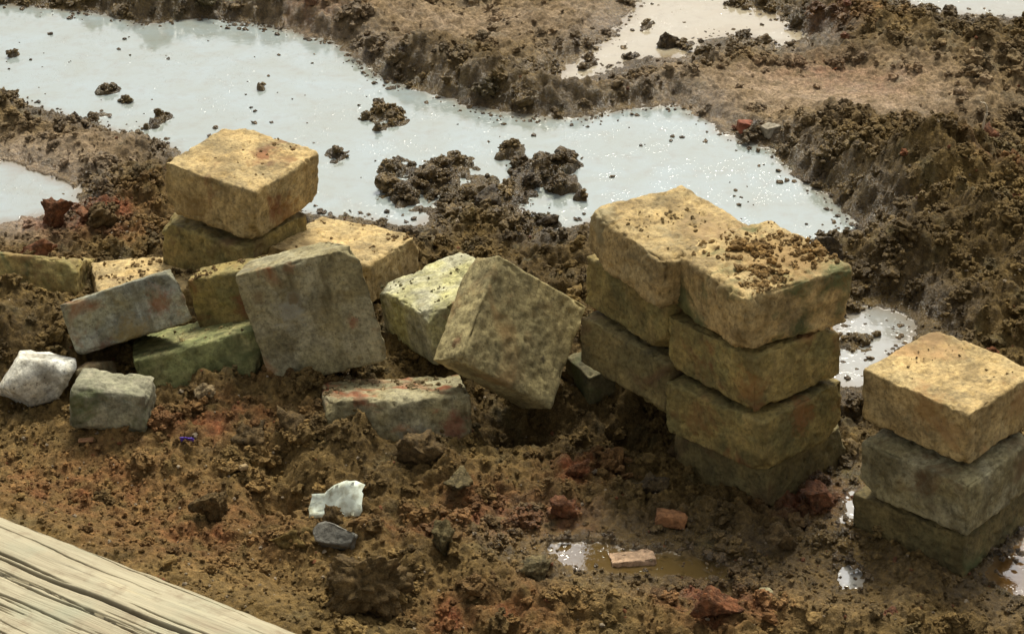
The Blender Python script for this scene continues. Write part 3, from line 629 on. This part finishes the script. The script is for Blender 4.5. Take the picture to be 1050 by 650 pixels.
for a_ in [
  (685, 47, 27, *DK, .4, 'dark round clod sitting alone beside the beige far puddle', 301),
  (166, 24, 36, *OL, .3, 'olive clod half in the water on the far bank of the big puddle', 302),
  (228, 6, 34, *OL, .3, 'pale olive clod on the far bank beside the half sunk clod', 303),
  (562, 230, 24, *DK, .6, 'small black wet clod at the water edge behind the corner balanced block', 304),
  (850, 262, 42, *DK, .7, 'wet dark clod jutting into the puddle by the tallest stack', 305),
  (214, 523, 40, *BN, .1, 'dark brown clod alone on the reddish gravel', 306),
  (380, 612, 100, *BN, .15, 'largest dark brown clod, lying near the end of the wood beam', 307),
  (302, 562, 52, *YL, .1, 'yellowish soil clod beside the dark slate stone', 308),
  (342, 537, 36, *BN, .1, 'brown clod pressed against the crumpled wrapper', 309),
  (733, 630, 58, *RD, .2, 'brick red clod in the foreground mud', 310),
  (577, 528, 42, *RD, .3, 'reddish clod at the edge of the brown puddle', 311),
  (592, 487, 28, *RD, .2, 'small bright red clod in the shadow of the leaning blocks', 312),
  (838, 518, 46, *RD, .4, 'dull red clod against the foot of the tallest stack', 313),
  (32, 263, 40, *RD, .2, 'red clod stuck on the olive block beside the small puddle', 314),
  (60, 228, 44, *RD, .2, 'crumbly red clod on the bank of the small puddle', 315),
  (300, 446, 46, *BN, .2, 'brown clod heaped beside the crumbling grey block', 316),
  (365, 455, 52, *OL, .2, 'olive clod piled against the crumbling grey block', 317),
  (432, 470, 60, *BN, .2, 'broad brown clod in front of the crumbling grey block', 318),
  (470, 505, 46, *OL, .2, 'olive brown clod between the wrapper and the leaning blocks', 319),
  (455, 560, 52, *OL, .1, 'rough olive clod beside the largest clod', 320),
  (700, 470, 34, *BN, .2, 'small brown clod under the left corner of the tallest stack', 321),
  (500, 210, 40, *DK, .7, 'flat wet clod on the mud spit behind the leaning blocks', 322),
  (255, 455, 40, *BN, .2, 'brown clod by the edge of the dark hollow', 323),
  (665, 505, 44, *DK, .4, 'dark clod above the flat orange brick piece', 324),
  (210, 405, 30, (.26, .19, .10), (.32, .24, .13), .0, 'pale tan lump below the sunken green block', 325),
  (548, 590, 40, *OL, .3, 'olive clod on the near edge of the brown puddle', 326),
  (1010, 145, 34, *RD, .3, 'reddish clod under the pale sprout', 327),
  (960, 560, 50, *BN, .3, 'brown clod at the foot of the stack of three blocks', 328),
  (800, 560, 46, *BN, .3, 'brown clod between the two stacks and the brown puddle', 329)]:
    o = clod_thing(*a_[:3], a_[3], a_[4], a_[5], a_[6], a_[7])
    if a_[7] == 314: o.location = BLOCKS['G'].matrix_basis@Vector((.02, -.045, .048))

# brick and tile pieces
def brick_bit(px, py, dims, eul, c1, c2, name, label, seed, lift=.004, cat='brick piece'):
    p_ = put(px, py, dims[2]*.15+lift)
    link(name, block_mesh(dims, seed, r0=min(dims)*.16, rough=.75, step=.0018, chips=(((1, .6, .5), dims[0]*.46), ((-.8, -1, .6), dims[0]*.40))), block_material(name, c1, c2, c2, tuple(v*.7 for v in c1), seed, .3), None, label, cat, None, None, p_, eul)
brick_bit(688, 536, (.045, .028, .020), (-8, 4, -8), (.30, .14, .055), (.25, .12, .05), 'brick_fragment', 'small flat orange brick fragment between the brown puddle and tallest stack', 401)
brick_bit(648, 577, (.062, .034, .014), (-10, -3, 8), (.48, .32, .20), (.42, .28, .17), 'tile_fragment', 'thin pinkish tile fragment lying at the brown puddle', 402, cat='tile piece')
brick_bit(766, 134, (.036, .028, .022), (0, 6, 10), (.26, .08, .04), (.20, .07, .03), 'brick_fragment', 'small red brick fragment on the bank across the big puddle', 403)
brick_bit(89, 454, (.025, .014, .006), (-5, 0, 5), (.50, .26, .12), (.42, .22, .1), 'brick_fragment', 'tiny bright orange brick chip on the reddish gravel', 404)
brick_bit(790, 137, (.034, .030, .022), (0, -8, 30), (.30, .26, .19), (.26, .22, .15), 'rubble_stone', 'small grey stone beside the red brick fragment', 405, cat='stone')
brick_bit(250, 482, (.014, .012, .010), (0, 0, 30), (.42, .30, .15), (.38, .27, .13), 'rubble_stone', 'tiny tan pebble at the rim of the dark hollow', 406, cat='stone')
brick_bit(785, 612, (.018, .016, .013), (0, 0, 10), (.34, .30, .16), (.3, .27, .15), 'rubble_stone', 'tiny yellowish pebble beside the brick red clod', 407, cat='stone')

# crumpled wrapper
def sheet(w_, h_, nu, nv, seed, amp, f):
    U, Vv = np.meshgrid(np.linspace(0, 1, nu), np.linspace(0, 1, nv), indexing='ij')
    d = amp*(np.abs(fbm2(U, Vv, f, 2, seed))*2-.4)+amp*1.2*np.sin(U*4.2+Vv*1.4)
    P_ = np.stack([(U-.5)*w_, d, Vv*h_*(1-.22*np.sin(U*5+1))], -1); P_[..., 0] += .004*perlin2(U*4, Vv*4, seed+1)
    n = nu*nv; id_ = np.arange(n).reshape(nu, nv)
    F = np.stack([id_[:-1, :-1], id_[1:, :-1], id_[1:, 1:], id_[:-1, 1:]], -1).reshape(-1, 4)
    T = P_.reshape(-1, 3); B = T+np.array([0, .0006, 0])
    e = np.concatenate([id_[:, 0], id_[-1, 1:], id_[-2::-1, -1], id_[0, -2:0:-1]]); e2 = np.roll(e, -1)
    return np.concatenate([T, B]), np.concatenate([F, F[:, ::-1]+n, np.stack([e2, e, e+n, e2+n], -1)])
m, t, b = newmat('foil_paper'); oc = t.nodes.new('ShaderNodeTexCoord')
c = mix(t, ramp(t, noise(t, oc.outputs['Object'], 70, 4), [(.45, 0.), (.65, .85)]), (.74, .80, .66), (.34, .32, .2)); t.links.new(c, b.inputs['Base Color']); b.inputs['Roughness'].default_value = .6
V, F = sheet(.074, .040, 10, 7, 5, .0055, 3)
V = V+np.random.RandomState(4).normal(0, .0011, (len(V)//2, 3))[np.arange(len(V)) % (len(V)//2)]
link('wrapper', mesh_np('wrapper', V, F, smooth=False), m, None, 'crumpled pale green paper wrapper stuck in the mud', 'wrapper', None, None, put(344, 531, .002), (-46, -5, -8))
m, t, b = newmat('purple_plastic'); b.inputs['Base Color'].default_value = (.10, .05, .42, 1); b.inputs['Roughness'].default_value = .4
V, F = sheet(.018, .013, 14, 10, 9, .0022, 4)
link('plastic_scrap', mesh_np('plastic_scrap', V, F, smooth=False), m, None, 'tiny crumpled purple plastic scrap on the reddish mud', 'scrap', None, None, put(192, 452, 0), (35, 0, 10))

# pale sprout: bent stalk and bean shaped seed
m, t, b = newmat('pale_sprout'); b.inputs['Base Color'].default_value = (.52, .43, .29, 1); b.inputs['Roughness'].default_value = .6
sp = link('sprout', None, None, None, 'pale bent sprout with a seed standing on the far right mud bank', 'sprout', None, None, put(1003, 150, 0))
path = np.array([(0, 0, 0), (.004, 0, .022), (.005, .002, .046), (.010, .003, .064), (.004, .002, .082), (-.006, 0, .084)])
tt = np.linspace(0, 1, 24); pts = np.stack([np.interp(tt, np.linspace(0, 1, 6), path[:, k]) for k in range(3)], 1)
for _ in range(3): pts[1:-1] = (pts[:-2]+2*pts[1:-1]+pts[2:])/4
ring = np.stack([np.cos(np.arange(8)*math.pi/4), np.sin(np.arange(8)*math.pi/4), np.zeros(8)], 1); V = []
for i, q in enumerate(pts):
    d = Vector(pts[min(i+1, 23)]-pts[max(i-1, 0)]); R = np.array(d.to_track_quat('Z', 'Y').to_matrix()); V.append(ring*(.0026-.0012*i/23+.0004*math.sin(i*1.7))@R.T+q)
id_ = np.arange(24*8).reshape(24, 8); F = np.stack([id_[:-1], np.roll(id_, -1, 1)[:-1], np.roll(id_, -1, 1)[1:], id_[1:]], -1).reshape(-1, 4)
link('stalk', mesh_np('stalk', np.concatenate(V), F), m, sp)
Vb, Fb = ICO[3]; Vb = Vb*(.0105, .009, .014); Vb[:, 0] += .004*np.cos(Vb[:, 2]/.012*1.5)
link('seed', mesh_np('seed', Vb*(.8, .8, .75)+np.array([.014, -.006, .004]), Fb), m, sp)
